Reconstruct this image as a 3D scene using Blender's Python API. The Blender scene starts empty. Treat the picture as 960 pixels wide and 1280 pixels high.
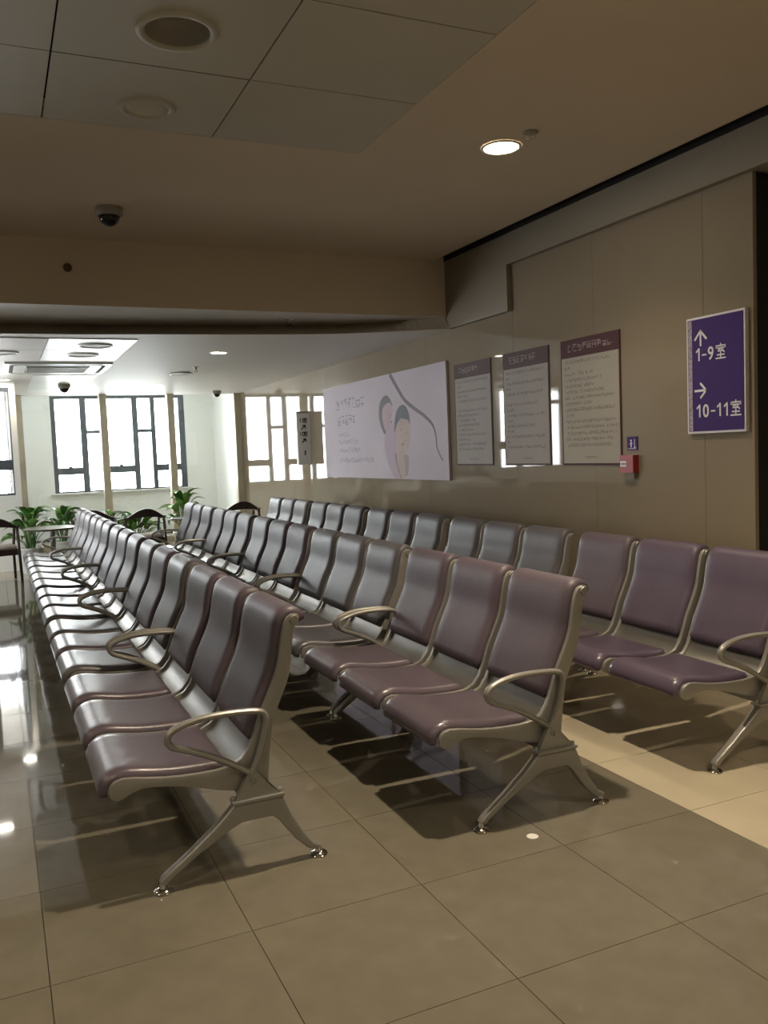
import bpy, bmesh, math, random
from mathutils import Vector, Matrix
random.seed(4)
S = bpy.context.scene
C = S.collection
PI = math.pi

# ------------------------------------------------------------------ camera, world, exposure
cam_d = bpy.data.cameras.new('camera'); cam = bpy.data.objects.new('camera', cam_d); C.objects.link(cam)
cam_d.sensor_fit = 'VERTICAL'; cam_d.sensor_height = 36.0; cam_d.sensor_width = 27.0
cam_d.lens = 1072.0 / 1280.0 * 36.0; cam_d.clip_start = .05; cam_d.clip_end = 200
_R = ((0.90946843, 0.0659879, -0.41050306), (-0.41383031, 0.04833674, -0.90906987), (-0.04014523, 0.99664896, 0.07126853))
cam.matrix_world = Matrix.Translation((0, 0, 1.5)) @ Matrix([[_R[i][j] for j in range(3)] for i in range(3)]).to_4x4()
S.camera = cam
SKY = 25.0
LAMP = 3.0
S.view_settings.view_transform = 'Standard'; S.view_settings.look = 'None'
S.view_settings.exposure = 0.0; S.view_settings.gamma = 1.0; S.view_settings.use_curve_mapping = False
w = bpy.data.worlds.new('sky'); S.world = w; w.use_nodes = True
bg = w.node_tree.nodes['Background']; bg.inputs[0].default_value = (0.95, 0.97, 1.0, 1); bg.inputs[1].default_value = SKY

def portal(x, y, z, sx, sz, rz=0):
    l = bpy.data.lights.new('window_portal', 'AREA'); l.shape = 'RECTANGLE'; l.size = sx; l.size_y = sz
    l.cycles.is_portal = True
    o = bpy.data.objects.new('window_portal', l); C.objects.link(o); o.location = (x, y, z)
    o.rotation_euler = (-PI/2, 0, rz)   # shines into the room
def spot(x, y, z, power, size=122, col=(1.0, 0.83, 0.61), rad=.05):
    l = bpy.data.lights.new('downlight_beam', 'SPOT'); l.energy = power * LAMP; l.spot_size = math.radians(size); l.spot_blend = .7
    l.color = col; l.shadow_soft_size = rad
    o = bpy.data.objects.new('downlight_beam', l); C.objects.link(o); o.location = (x, y, z)

# ------------------------------------------------------------------ materials
def mat(name, col, rough=.5, metal=0.0, var=.0, scale=6.0, bump=0.0, bscale=60.0, emit=None, estr=0.0, spec=.5, coat=0.0, ior=1.5, stretch=None):
    m = bpy.data.materials.new(name); m.use_nodes = True
    nt = m.node_tree; b = nt.nodes['Principled BSDF']
    b.inputs['Base Color'].default_value = (*col, 1); b.inputs['Roughness'].default_value = rough; b.inputs['Metallic'].default_value = metal
    b.inputs['Specular IOR Level'].default_value = spec; b.inputs['Coat Weight'].default_value = coat; b.inputs['IOR'].default_value = ior
    b.inputs['Coat Roughness'].default_value = .08
    tc = nt.nodes.new('ShaderNodeTexCoord')
    src = tc.outputs['Object']
    if stretch:
        mp = nt.nodes.new('ShaderNodeMapping'); mp.inputs['Scale'].default_value = stretch; nt.links.new(src, mp.inputs[0]); src = mp.outputs[0]
    if var:
        n = nt.nodes.new('ShaderNodeTexNoise'); n.inputs['Scale'].default_value = scale; n.inputs['Detail'].default_value = 5
        nt.links.new(src, n.inputs['Vector'])
        r = nt.nodes.new('ShaderNodeValToRGB')
        r.color_ramp.elements[0].position = .3; r.color_ramp.elements[1].position = .7
        r.color_ramp.elements[0].color = (*[c*(1-var) for c in col], 1); r.color_ramp.elements[1].color = (*[min(1, c*(1+var)) for c in col], 1)
        nt.links.new(n.outputs['Fac'], r.inputs[0]); nt.links.new(r.outputs[0], b.inputs['Base Color'])
    if bump:
        n = nt.nodes.new('ShaderNodeTexNoise'); n.inputs['Scale'].default_value = bscale; n.inputs['Detail'].default_value = 3
        nt.links.new(src, n.inputs['Vector'])
        bp = nt.nodes.new('ShaderNodeBump'); bp.inputs['Strength'].default_value = bump; bp.inputs['Distance'].default_value = .01
        nt.links.new(n.outputs['Fac'], bp.inputs['Height']); nt.links.new(bp.outputs[0], b.inputs['Normal'])
    if emit:
        b.inputs['Emission Color'].default_value = (*emit, 1); b.inputs['Emission Strength'].default_value = estr
    return m
def glass_mat(name, tint):
    m = bpy.data.materials.new(name); m.use_nodes = True; nt = m.node_tree
    for n in list(nt.nodes): nt.nodes.remove(n)
    o = nt.nodes.new('ShaderNodeOutputMaterial'); t = nt.nodes.new('ShaderNodeBsdfTransparent'); g = nt.nodes.new('ShaderNodeBsdfGlossy')
    f = nt.nodes.new('ShaderNodeFresnel'); mx = nt.nodes.new('ShaderNodeMixShader')
    t.inputs[0].default_value = (*tint, 1); g.inputs['Roughness'].default_value = .01; f.inputs[0].default_value = 1.5
    nt.links.new(f.outputs[0], mx.inputs[0]); nt.links.new(t.outputs[0], mx.inputs[1]); nt.links.new(g.outputs[0], mx.inputs[2]); nt.links.new(mx.outputs[0], o.inputs[0])
    return m
M = {}
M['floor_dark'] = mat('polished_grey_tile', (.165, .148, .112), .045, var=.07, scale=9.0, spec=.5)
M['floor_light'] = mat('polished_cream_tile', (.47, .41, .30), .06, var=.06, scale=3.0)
M['grout'] = mat('dark_grout', (.085, .075, .058), .8)
M['paint'] = mat('ceiling_paint', (.64, .55, .43), .75, var=.03, scale=1.2)
M['paint_low'] = mat('low_ceiling_paint', (.66, .63, .58), .55, var=.02, scale=1.2)
M['panel'] = mat('ceiling_panel_metal', (.50, .48, .40), .5, var=.03, scale=2)
M['panel_white'] = mat('white_ceiling_panel', (.78, .80, .78), .35)
M['clad'] = mat('polished_beige_cladding', (.265, .218, .155), .03, var=.05, scale=1.0, spec=.34)
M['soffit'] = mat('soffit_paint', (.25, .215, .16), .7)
M['white_wall'] = mat('white_wall_paint', (.87, .88, .85), .5)
M['post'] = mat('cream_post_stone', (.62, .57, .45), .35, var=.05, scale=4)
M['brown'] = mat('dark_brown_veneer', (.085, .05, .022), .45, var=.15, scale=3, stretch=(1, 1, .2))
M['black'] = mat('black_recess', (.01, .009, .008), .9)
M['dark_frame'] = mat('slate_window_frame', (.085, .10, .115), .4)
M['glass'] = glass_mat('clear_glass', (.98, .985, .98))
M['glass_p'] = glass_mat('partition_glass', (.96, .975, .965))
M['mauve'] = mat('mauve_leatherette', (.093, .072, .090), .46, var=.10, scale=5, bump=.12, bscale=14, spec=.38)
M['purple'] = mat('purple_leatherette', (.086, .064, .095), .46, var=.10, scale=5, bump=.12, bscale=14, spec=.38)
M['greyc'] = mat('grey_leatherette', (.090, .084, .093), .42, var=.10, scale=5, bump=.12, bscale=14, spec=.38)
M['frame'] = mat('silver_coated_steel', (.30, .29, .265), .36, metal=.45, bump=.02, bscale=30)
M['shell'] = mat('bright_steel_pan', (.25, .24, .22), .36, metal=.8)
M['chrome'] = mat('chrome', (.75, .73, .68), .1, metal=1)
M['under'] = mat('dark_underside', (.10, .095, .085), .5, metal=.3)
M['sign_board'] = mat('white_sign_board', (.92, .93, .92), .4)
M['white'] = mat('white_plastic', (.75, .74, .70), .4)
M['greyp'] = mat('grey_plastic', (.30, .28, .24), .5)
M['dome'] = mat('smoked_dome', (.012, .012, .013), .06)
M['lamp'] = mat('lit_lamp', (1, .9, .75), .5, emit=(1.0, .86, .62), estr=60)
M['lampw'] = mat('lit_lamp_white', (1, .95, .9), .5, emit=(1.0, .95, .85), estr=40)
M['sign_purple'] = mat('sign_purple', (.060, .030, .150), .6, spec=.12)
M['sign_white'] = mat('sign_white', (.72, .66, .68), .45)
M['strip'] = mat('sign_grey_strip', (.30, .24, .27), .5, var=.5, scale=70)
M['maroon'] = mat('poster_maroon', (.085, .035, .038), .6, spec=.12)
M['maroon2'] = mat('poster_brown_mauve', (.11, .075, .072), .6, spec=.12)
M['paper'] = mat('poster_paper', (.40, .36, .30), .6, spec=.12, var=.03, scale=3)
M['paper2'] = mat('poster_paper_mauve', (.38, .34, .31), .6, spec=.12, var=.03, scale=3)
M['ink'] = mat('poster_ink', (.10, .075, .06), .5, spec=.12)
M['ink_light'] = mat('poster_header_ink', (.34, .27, .26), .5, spec=.12)
M['red'] = mat('alarm_red', (.30, .018, .018), .35)
M['mural'] = mat('mural_print', (.54, .48, .53), .6, spec=.12, var=.07, scale=.9)
M['mur_ink'] = mat('mural_blue_grey_ink', (.17, .165, .20), .5, spec=.12)
M['mur_curve'] = mat('mural_curve', (.17, .125, .145), .5, spec=.12)
M['mur_hair'] = mat('mural_hair', (.12, .095, .11), .5, spec=.12)
M['mur_hair2'] = mat('mural_dark_hair', (.085, .085, .105), .5, spec=.12)
M['skin'] = mat('mural_skin', (.52, .41, .38), .6, spec=.12, var=.06, scale=4)
M['skin2'] = mat('mural_pink_skin', (.50, .37, .40), .6, spec=.12, var=.06, scale=4)
M['wood'] = mat('dark_wood', (.028, .015, .012), .28, var=.3, scale=20, stretch=(1, 1, .2))
M['seat_pad'] = mat('pale_seat_pad', (.62, .60, .58), .5)
M['table_top'] = mat('white_table_top', (.55, .57, .55), .2)
M['steel'] = mat('brushed_steel', (.35, .36, .36), .3, metal=.9)
M['leaf'] = mat('green_leaf', (.060, .17, .035), .35, var=.45, scale=9)
M['leaf2'] = mat('bright_green_leaf', (.16, .34, .06), .4, var=.35, scale=9)
M['pot'] = mat('white_pot', (.70, .72, .70), .35)
M['soil'] = mat('dark_soil', (.03, .022, .015), .9)

# ------------------------------------------------------------------ helpers
def new(name, bm, m, parent=None, smooth=False, loc=None):
    me = bpy.data.meshes.new(name); bm.normal_update(); bm.to_mesh(me); bm.free()
    if m: me.materials.append(M[m] if isinstance(m, str) else m)
    if smooth:
        for p in me.polygons: p.use_smooth = True
    o = bpy.data.objects.new(name, me); C.objects.link(o)
    if parent: o.parent = parent
    if loc: o.location = loc
    return o
def inst(name, me, parent=None, loc=(0, 0, 0), rot=(0, 0, 0)):
    o = bpy.data.objects.new(name, me); C.objects.link(o); o.parent = parent; o.location = loc; o.rotation_euler = rot
    return o
def box(bm, x0, x1, y0, y1, z0, z1):
    v = [bm.verts.new(p) for p in ((x0,y0,z0),(x1,y0,z0),(x1,y1,z0),(x0,y1,z0),(x0,y0,z1),(x1,y0,z1),(x1,y1,z1),(x0,y1,z1))]
    for f in ((3,2,1,0),(4,5,6,7),(0,1,5,4),(1,2,6,5),(2,3,7,6),(3,0,4,7)): bm.faces.new([v[i] for i in f])
    return v
def boxes(*bs):
    bm = bmesh.new()
    for b in bs: box(bm, *b)
    return bm
def bevel(bm, w=.004, seg=2, ang=.5):
    es = [e for e in bm.edges if len(e.link_faces) == 2 and e.calc_face_angle(0) > ang]
    bmesh.ops.bevel(bm, geom=es, offset=w, segments=seg, affect='EDGES', profile=.6)
    return bm
def lathe(bm, prof, n=24, c=(0, 0, 0), axis='z'):
    rings = []
    for r, z in prof:
        ring = []
        for k in range(n):
            a = 2*PI*k/n
            p = (c[0]+r*math.cos(a), c[1]+r*math.sin(a), c[2]+z) if axis == 'z' else (c[0]+r*math.cos(a), c[1]+z, c[2]+r*math.sin(a))
            ring.append(bm.verts.new(p))
        rings.append(ring)
    for a, b in zip(rings, rings[1:]):
        for k in range(n):
            bm.faces.new((a[k], a[(k+1) % n], b[(k+1) % n], b[k]))
    for r, q in ((rings[0], prof[0]), (rings[-1], prof[-1])):
        if q[0] <= .0011: bm.faces.new(r)
    bmesh.ops.recalc_face_normals(bm, faces=bm.faces)
    return bm
def smoothpath(pts, sub=5, closed=False):
    P = [Vector(p) for p in pts]; n = len(P); out = []
    segs = n if closed else n-1
    for i in range(segs):
        p0 = P[(i-1) % n] if closed or i > 0 else P[0]; p1 = P[i]; p2 = P[(i+1) % n]; p3 = P[(i+2) % n] if closed or i+2 < n else P[n-1]
        for k in range(sub):
            t = k/sub
            out.append(.5*((2*p1)+(p2-p0)*t+(2*p0-5*p1+4*p2-p3)*t*t+(3*p1-p0-3*p2+p3)*t*t*t))
    if not closed: out.append(P[-1])
    return out
def tube(bm, pts, r, n=10, ry=None, up=Vector((0, 1, 0)), closed=False):
    """sweep an ellipse (r in-plane, ry along `up`) along pts; r may be a list"""
    ry_ = ry; rings = []
    for i, p in enumerate(pts):
        if closed: d = pts[(i+1) % len(pts)]-pts[i-1]
        else: d = pts[min(i+1, len(pts)-1)]-pts[max(i-1, 0)]
        d.normalize(); s = d.cross(up)
        if s.length < 1e-4: s = d.cross(Vector((1, 0, 0)))
        s.normalize(); u = s.cross(d).normalized()
        rr = r[i] if isinstance(r, (list, tuple)) else r; ru = ry_ if ry_ is not None else rr
        rings.append([bm.verts.new(p+s*rr*math.cos(2*PI*k/n)+u*ru*math.sin(2*PI*k/n)) for k in range(n)])
    m = len(rings)
    for i in range(m if closed else m-1):
        a, b = rings[i], rings[(i+1) % m]
        for k in range(n): bm.faces.new((a[k], a[(k+1) % n], b[(k+1) % n], b[k]))
    if not closed: bm.faces.new(rings[0][::-1]); bm.faces.new(rings[-1])
    bmesh.ops.recalc_face_normals(bm, faces=bm.faces)
    return bm
def extrude_xz(bm, poly, y0, y1):
    a = [bm.verts.new((x, y0, z)) for x, z in poly]; b = [bm.verts.new((x, y1, z)) for x, z in poly]
    n = len(poly)
    for i in range(n): bm.faces.new((a[i], a[(i+1) % n], b[(i+1) % n], b[i]))
    f1 = bm.faces.new(a[::-1]); f2 = bm.faces.new(b)
    bmesh.ops.triangulate(bm, faces=[f1, f2])
    bmesh.ops.recalc_face_normals(bm, faces=bm.faces)
    return bm
def ribbon_xz(bm, top, bot, y0, y1):
    """solid strip between two polylines of equal length in x-z, extruded y0..y1"""
    n = len(top); V = []
    for (a, b) in zip(top, bot):
        V.append([bm.verts.new((a[0], y0, a[1])), bm.verts.new((a[0], y1, a[1])), bm.verts.new((b[0], y1, b[1])), bm.verts.new((b[0], y0, b[1]))])
    for i in range(n-1):
        for k in range(4): bm.faces.new((V[i][k], V[i][(k+1) % 4], V[i+1][(k+1) % 4], V[i+1][k]))
    bm.faces.new(V[0]); bm.faces.new(V[-1])
    bmesh.ops.recalc_face_normals(bm, faces=bm.faces)
    return bm
def empty(name, loc, rz=0):
    o = bpy.data.objects.new(name, None); C.objects.link(o); o.location = loc; o.rotation_euler = (0, 0, rz); o.empty_display_size = .1
    return o
def tag(o, label, cat, group=None):
    o['label'] = label; o['category'] = cat
    if group: o['group'] = group
    return o
def struct(o, label=None):
    o['kind'] = 'structure'
    if label: o['label'] = label
    return o
def plate_hole(bm, x0, x1, y0, y1, z, cx, cy, r, th=.012, n=32):
    ri, ro = [], []
    for k in range(n):
        a = 2*PI*(k+.5)/n; c, s = math.cos(a), math.sin(a)
        ts = []
        if c > 1e-6: ts.append((x1-cx)/c)
        if c < -1e-6: ts.append((x0-cx)/c)
        if s > 1e-6: ts.append((y1-cy)/s)
        if s < -1e-6: ts.append((y0-cy)/s)
        t = min(ts)
        ri.append((cx+r*c, cy+r*s)); ro.append((cx+t*c, cy+t*s))
    corners = [(x1, y1), (x0, y1), (x0, y0), (x1, y0)]
    vi = [bm.verts.new((*p, z)) for p in ri]; vo = [bm.verts.new((*p, z)) for p in ro]; vt = [bm.verts.new((*p, z+th)) for p in ri]
    for k in range(n):
        j = (k+1) % n
        bm.faces.new((vi[k], vi[j], vo[j], vo[k])); bm.faces.new((vi[k], vt[k], vt[j], vi[j]))
        a, b = ro[k], ro[j]
        if abs(a[0]-b[0]) > 1e-5 and abs(a[1]-b[1]) > 1e-5:
            co = min(corners, key=lambda q: (q[0]-(a[0]+b[0])/2)**2+(q[1]-(a[1]+b[1])/2)**2)
            bm.faces.new((vo[k], vo[j], bm.verts.new((*co, z))))
    bmesh.ops.recalc_face_normals(bm, faces=bm.faces)

# ------------------------------------------------------------------ dimensions
W = 4.30; HZ = 3.37; LZ = 2.69; BZ = 2.82; YP = 16.0; YF = 18.2; XL = -4.8; YB = -5.0

# ------------------------------------------------------------------ floor
fl = struct(new('floor', boxes((XL, 9, YB, YF+.3, -.12, -.006)), 'grout'))
XE = [.05+.6*k for k in range(-3, 5)]; XE[-1] = 2.47
YE = [2.58+.6*k for k in range(-3, 13)]
g = .0013
def tile_mesh(name, sx, sy, m):
    bm = boxes((-sx/2+g, sx/2-g, -sy/2+g, sy/2-g, -.006, 0)); me = bpy.data.meshes.new(name); bm.to_mesh(me); bm.free(); me.materials.append(M[m]); return me
tm = {}
for i in range(len(XE)-1):
    for j in range(len(YE)-1):
        sx = round(XE[i+1]-XE[i], 3)
        if sx not in tm: tm[sx] = tile_mesh('floor_tile', sx, .6, 'floor_dark')
        inst('floor_tile', tm[sx], fl, ((XE[i]+XE[i+1])/2, (YE[j]+YE[j+1])/2, 0))
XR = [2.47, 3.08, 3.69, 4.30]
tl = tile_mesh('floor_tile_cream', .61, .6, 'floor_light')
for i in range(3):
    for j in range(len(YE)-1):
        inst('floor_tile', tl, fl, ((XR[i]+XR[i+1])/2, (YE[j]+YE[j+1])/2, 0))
y0t, y1t = YE[0], YE[-1]
def rest(name, m, cells):
    bm = bmesh.new()
    for (a, b, c, d) in cells:
        vs = [bm.verts.new(p) for p in ((a+g, c+g, 0), (b-g, c+g, 0), (b-g, d-g, 0), (a+g, d-g, 0))]; bm.faces.new(vs)
    o = new(name, bm, m, fl); o['kind'] = 'stuff'; return o
dark, light = [], []
ys = [2.58+.6*k for k in range(-13, 26)]
xsall = [.05+.6*k for k in range(-12, 4)]+[2.47]
for j in range(len(ys)-1):
    inside = ys[j] >= y0t-1e-3 and ys[j+1] <= y1t+1e-3
    for i in range(len(xsall)-1):
        if inside and xsall[i] >= XE[0]-1e-3: continue
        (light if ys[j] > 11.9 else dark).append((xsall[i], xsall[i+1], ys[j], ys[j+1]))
    xr = XR+[4.91, 5.52, 6.13, 6.74]
    for i in range(len(xr)-1):
        if inside and i < 3: continue
        if xr[i+1] > 4.31 and ys[j+1] > 4.0: continue
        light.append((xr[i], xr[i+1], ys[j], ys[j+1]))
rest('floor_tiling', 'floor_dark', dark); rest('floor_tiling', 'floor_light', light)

# ------------------------------------------------------------------ walls
wr = struct(empty('wall_right', (0, 0, 0)))
edges = [3.90, 4.31, 5.44, 6.57, 8.27, 9.80, 11.34, 12.90, 14.45, YP]
for a, b in zip(edges, edges[1:]):
    new('cladding_panel', bevel(boxes((W, W+.03, a+.0015, b-.0015, .0, 3.12 if b < 6.7 else 2.74)), .001, 1), 'clad', wr)
new('wall_backing', boxes((W+.03, W+.2, 3.90, YF, 0, 3.5)), 'black', wr)
new('wall_end_section', boxes((W, W+.03, YP+.002, YF, 0, 3.0)), 'white_wall', wr)
new('wall_near_section', boxes((W, W+.2, YB, 2.2, 0, 3.12)), 'clad', wr)
# painted soffit above the cladding, with its deeper step
struct(new('trim_1', boxes((W-.05, W+.2, YB, 6.57, 3.10, 3.5), (W-.05, W+.2, 6.57, 8.6, LZ+.005, 3.5)), 'soffit'), 'painted soffit strip above the polished wall, stepping down')
# corridor opening past the wall's end
struct(new('wall_corridor', boxes((W+.02, 7.2, 3.93, 4.1, 0, 3.5), (7.0, 7.2, 2.0, 3.93, 0, 3.5), (W+.2, 7.0, 2.0, 2.2, 0, 3.5)), 'brown'), 'dark brown veneered corridor wall beyond the polished wall')
struct(new('trim_2', boxes((W+.2, 7.0, 3.80, 3.93, 2.98, 3.3), (W+.2, 7.0, 2.2, 3.80, 3.28, 3.32)), 'soffit'))
WLY = (9.6,)
TW = 2.62
struct(new('wall_left', boxes((XL-.2, XL, YB, YF, 0, .60), (XL-.2, XL, YB, YF, 2.6, 3.5), *[(XL-.2, XL, a, b, .60, 2.6) for a, b in ((YB, 9.6), (9.6+TW, YF))]), 'white_wall'))
struct(new('wall_near', boxes((XL-.2, 9, YB-.2, YB, 0, 3.5)), 'white_wall'))

# windows --------------------------------------------------------------
def window(name, x0, y, z0, z1, segs, rz=0):
    """segs: list of (width, kind): 'm' mullion, 'w' wide sash pane, 'n' narrow pane; x grows"""
    t = struct(empty(name, (x0, y, z0), rz))
    tot = sum(s[0] for s in segs); h = z1-z0
    new('window_frame', boxes((0, tot, -.03, .05, 0, .03), (0, tot, -.03, .05, h-.06, h)), 'dark_frame', t)
    x = 0
    for wd, k in segs:
        if k == 'm': new('mullion', boxes((x, x+wd, -.04, .05, .03, h-.06)), 'dark_frame', t)
        elif k == 'w':
            new('transom', boxes((x, x+wd, -.045, .05, .36, .50)), 'dark_frame', t)
            new('pane', boxes((x, x+wd, 0, .008, .50, h-.06)), 'glass', t)
            new('pane', boxes((x, x+wd, 0, .008, .03, .36)), 'glass', t)
            bm = boxes((x+wd/2-.035, x+wd/2+.035, -.075, -.045, .50, .53)); new('sash_handle', bm, 'dark_frame', t)
        else:
            new('transom', boxes((x, x+wd, -.035, .05, 1.165, 1.235)), 'dark_frame', t)
            new('pane', boxes((x, x+wd, 0, .008, 1.23, h-.06)), 'glass', t)
            new('pane', boxes((x, x+wd, 0, .008, .03, 1.18)), 'glass', t)
        x += wd
    c, s_ = math.cos(rz), math.sin(rz); portal(x0+tot/2*c-.12*s_, y+tot/2*s_+.12*c, z0+h/2, tot, h, rz)
    return t, tot
SEG = [(.09, 'm'), (.46, 'w'), (.12, 'm'), (.25, 'n'), (.10, 'm'), (.54, 'w'), (.11, 'm'), (.26, 'n'), (.09, 'm'), (.48, 'w'), (.12, 'm')]
window('window_1', 1.08, YF, .91, 2.83, SEG)
tot = sum(s[0] for s in SEG)
struct(new('wall_back', boxes((.3, 1.08, YF-.05, YF+.2, 0, 3.2), (1.08+tot, W+.2, YF-.05, YF+.2, 0, 3.2), (1.08, 1.08+tot, YF-.05, YF+.2, 0, .91), (1.08, 1.08+tot, YF-.05, YF+.2, 2.83, 3.2)), 'white_wall'))
new('window_sill', bevel(boxes((1.0, 1.15+tot, YF-.16, YF-.03, .88, .91)), .006), 'white', None)
struct(bpy.data.objects['window_sill'])
# nearer stretch of window wall (only its end enters the frame)
YJ = 13.3
SEG2 = [(.08, 'm'), (.25, 'n'), (.09, 'm'), (.54, 'w'), (.09, 'm'), (.37, 'w'), (.02, 'm')]
window('window_2', -1.18, YJ, 1.08, 2.60, SEG2)
window('added_window_4', .26, 15.40, .93, 2.83, SEG, PI/2)  # added glazing, throws side daylight onto the partition zone and far wall
window('added_window_5', .26, 13.55, .93, 2.83, [(.08, 'm'), (.5, 'w'), (.1, 'm'), (.26, 'n'), (.1, 'm'), (.54, 'w'), (.12, 'm')], PI/2)  # second added side window, same purpose
for k, yy in enumerate(WLY): window('unseen_window_3', XL, yy, .60, 2.60, SEG, PI/2)  # out of view; set near and tall to daylight the far seats
xa, xb, xc, xd = -3.4, -2.4, -1.18, .26
struct(new('wall_window_return', boxes((XL, xa, YJ-.05, YJ+.15, 0, 2.9), (xb, xc, YJ-.05, YJ+.15, 0, 2.9), (xd, xd+.08, YJ-.05, YJ+.15, 0, 2.9),
    (xa, xb, YJ-.05, YJ+.15, 0, 2.9), (xc, xd, YJ-.05, YJ+.15, 0, 1.08), (xc, xd, YJ-.05, YJ+.15, 2.6, 2.9), (xd-.04, xd+.06, YJ+.15, YF, 0, .93), (xd-.04, xd+.06, YJ+.15, YF, 2.83, 3.2), (xd-.04, xd+.06, YJ+.15, 13.55, .93, 2.83), (xd-.04, xd+.06, 15.25, 15.40, .93, 2.83)), 'white_wall'))

# glass partition ------------------------------------------------------
PX = [.44, 1.83, 3.01, 4.25]
gp = struct(empty('wall_glass_partition', (0, 0, 0)), 'glass partition with cream posts before the far windows')
for x in PX:
    new('partition_post', bevel(boxes((x-.062, x+.062 if x < 4 else W, YP-.09, YP+.09, 0, LZ)), .006), 'post', gp)
for a, b in zip(PX, PX[1:]):
    new('partition_pane', boxes((a+.062, b-.062, YP-.005, YP+.005, .10, LZ-.0)), 'glass_p', gp)
    new('base_rail', boxes((a+.062, b-.062, YP-.04, YP+.04, 0, .10)), 'post', gp)

# ------------------------------------------------------------------ ceilings
PXC = [2.22-.93*k for k in range(0, 6)][::-1]; PYC = [5.09-.82*k for k in range(0, 9)][::-1]
hx0, hx1, hy0, hy1 = PXC[0], PXC[-1], PYC[0], PYC[-1]
ce = struct(new('ceiling', boxes((XL, hx0, YB, 7.75, HZ, HZ+.06), (hx1, 4.13, YB, 7.75, HZ, HZ+.06), (hx0, hx1, YB, hy0, HZ, HZ+.06), (hx0, hx1, hy1, 7.75, HZ, HZ+.06),
    (XL, 7.2, YB, 7.75, HZ+.14, HZ+.2)), 'paint'))
new('panel_void', boxes((hx0-.05, hx1+.05, hy0-.05, hy1+.05, HZ+.125, HZ+.13)), 'black', ce)
new('slot_shade', boxes((4.13, 4.249, YB, 7.75, HZ+.045, HZ+.05), (4.244, 4.249, YB, 7.75, HZ-.005, HZ+.045)), 'black', ce)  # black strip over the soffit face stands in for shade inside the slot
OFF = {(3, 6): (.86, 3.90, .145), (3, 7): (.87, 4.78, .115)}
pm = None
for i in range(5):
    for j in range(8):
        a, b, c, d = PXC[i]+.004, PXC[i+1]-.004, PYC[j]+.004, PYC[j+1]-.004
        if (i, j) in OFF:
            cx, cy, r = OFF[(i, j)]
            bm = bmesh.new(); plate_hole(bm, a, b, c, d, HZ, cx, cy, r); new('ceiling_panel', bm, 'panel', ce)
        else:
            if pm is None:
                bm = boxes((-(b-a)/2, (b-a)/2, -(d-c)/2, (d-c)/2, 0, .012)); pm = bpy.data.meshes.new('ceiling_panel'); bm.to_mesh(pm); bm.free(); pm.materials.append(M['panel'])
            inst('ceiling_panel', pm, ce, ((a+b)/2, (c+d)/2, HZ))
# bulkhead and low ceiling with the curved step
U = [(XL, 8.95), (.14, 8.83), (1.44, 8.73), (2.85, 8.50), (3.43, 8.34), (3.80, 8.12), (4.0, 7.9), (4.24, 7.72)]
L = [(XL, 8.62), (.13, 8.53), (1.38, 8.41), (2.75, 8.23), (3.29, 8.10), (3.66, 7.93), (3.95, 7.78), (4.24, 7.62)]
U = [tuple(p[:2]) for p in smoothpath([(*p, 0) for p in U], 4)]; L = [tuple(p[:2]) for p in smoothpath([(*p, 0) for p in L], 4)]
bm = bmesh.new()
F1 = [bm.verts.new((x, 7.70, BZ)) for x, y in U]; F2 = [bm.verts.new((x, max(y, 7.705), BZ)) for x, y in U]
for i in range(len(U)-1): bm.faces.new((F1[i], F1[i+1], F2[i+1], F2[i]))
a = [bm.verts.new((XL, 7.70, BZ)), bm.verts.new((4.25, 7.70, BZ)), bm.verts.new((4.25, 7.70, HZ+.1)), bm.verts.new((XL, 7.70, HZ+.1))]; bm.faces.new(a)
bmesh.ops.recalc_face_normals(bm, faces=bm.faces)
bk = new('ceiling_bulkhead', bm, 'paint'); bk.data.materials.append(M['paint_low'])
for p in bk.data.polygons:
    if abs(p.normal.z) > .9: p.material_index = 1
struct(bk, 'dropped painted bulkhead across the ceiling')
bm = bmesh.new()
A = [bm.verts.new((x, max(y, 7.705), BZ)) for x, y in U]; B = [bm.verts.new((x, y, LZ)) for x, y in L]
for i in range(len(U)-1): bm.faces.new((A[i], A[i+1], B[i+1], B[i]))
struct(new('trim_3', bm, mat('fascia_paint', (.55, .50, .41), .7)), 'curved fascia where the low ceiling begins')
bm = bmesh.new()
A = [bm.verts.new((x, y, LZ)) for x, y in L]; B = [bm.verts.new((x, YP+.1, LZ)) for x, y in L]
for i in range(len(L)-1): bm.faces.new((A[i], A[i+1], B[i+1], B[i]))
A2 = [bm.verts.new((x, y, LZ)) for x, y in ((4.24, 7.62), (W, 7.62), (W, YP+.1), (4.24, YP+.1))]; bm.faces.new(A2)
bmesh.ops.recalc_face_normals(bm, faces=bm.faces)
lc = struct(new('ceiling_low', bm, 'paint_low'))
struct(new('ceiling_beyond', boxes((XL, W+.2, YP+.1, YF+.2, 2.95, 3.1), (XL, W+.2, YP+.06, YP+.1, LZ, 3.1)), 'white_wall'))
struct(new('roof_slab', boxes((XL-.2, 9.2, YB-.2, YF+.3, 3.58, 3.7)), 'black'))
# white panels let into the low ceiling
for (a, b) in ((-.28, .55), (.55, 1.38)):
    for (c, d) in ((8.75, 9.62), (9.62, 10.6), (12.35, 13.3), (13.3, 14.3), (14.3, 15.3)):
        if a < 0 and c > 12.3 and d > 13.2: continue
        new('ceiling_panel', boxes((a+.006, b-.006, c+.006, d-.006, LZ-.008, LZ-.001)), 'panel_white' if a > 0 else 'paint_low', lc)

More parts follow.
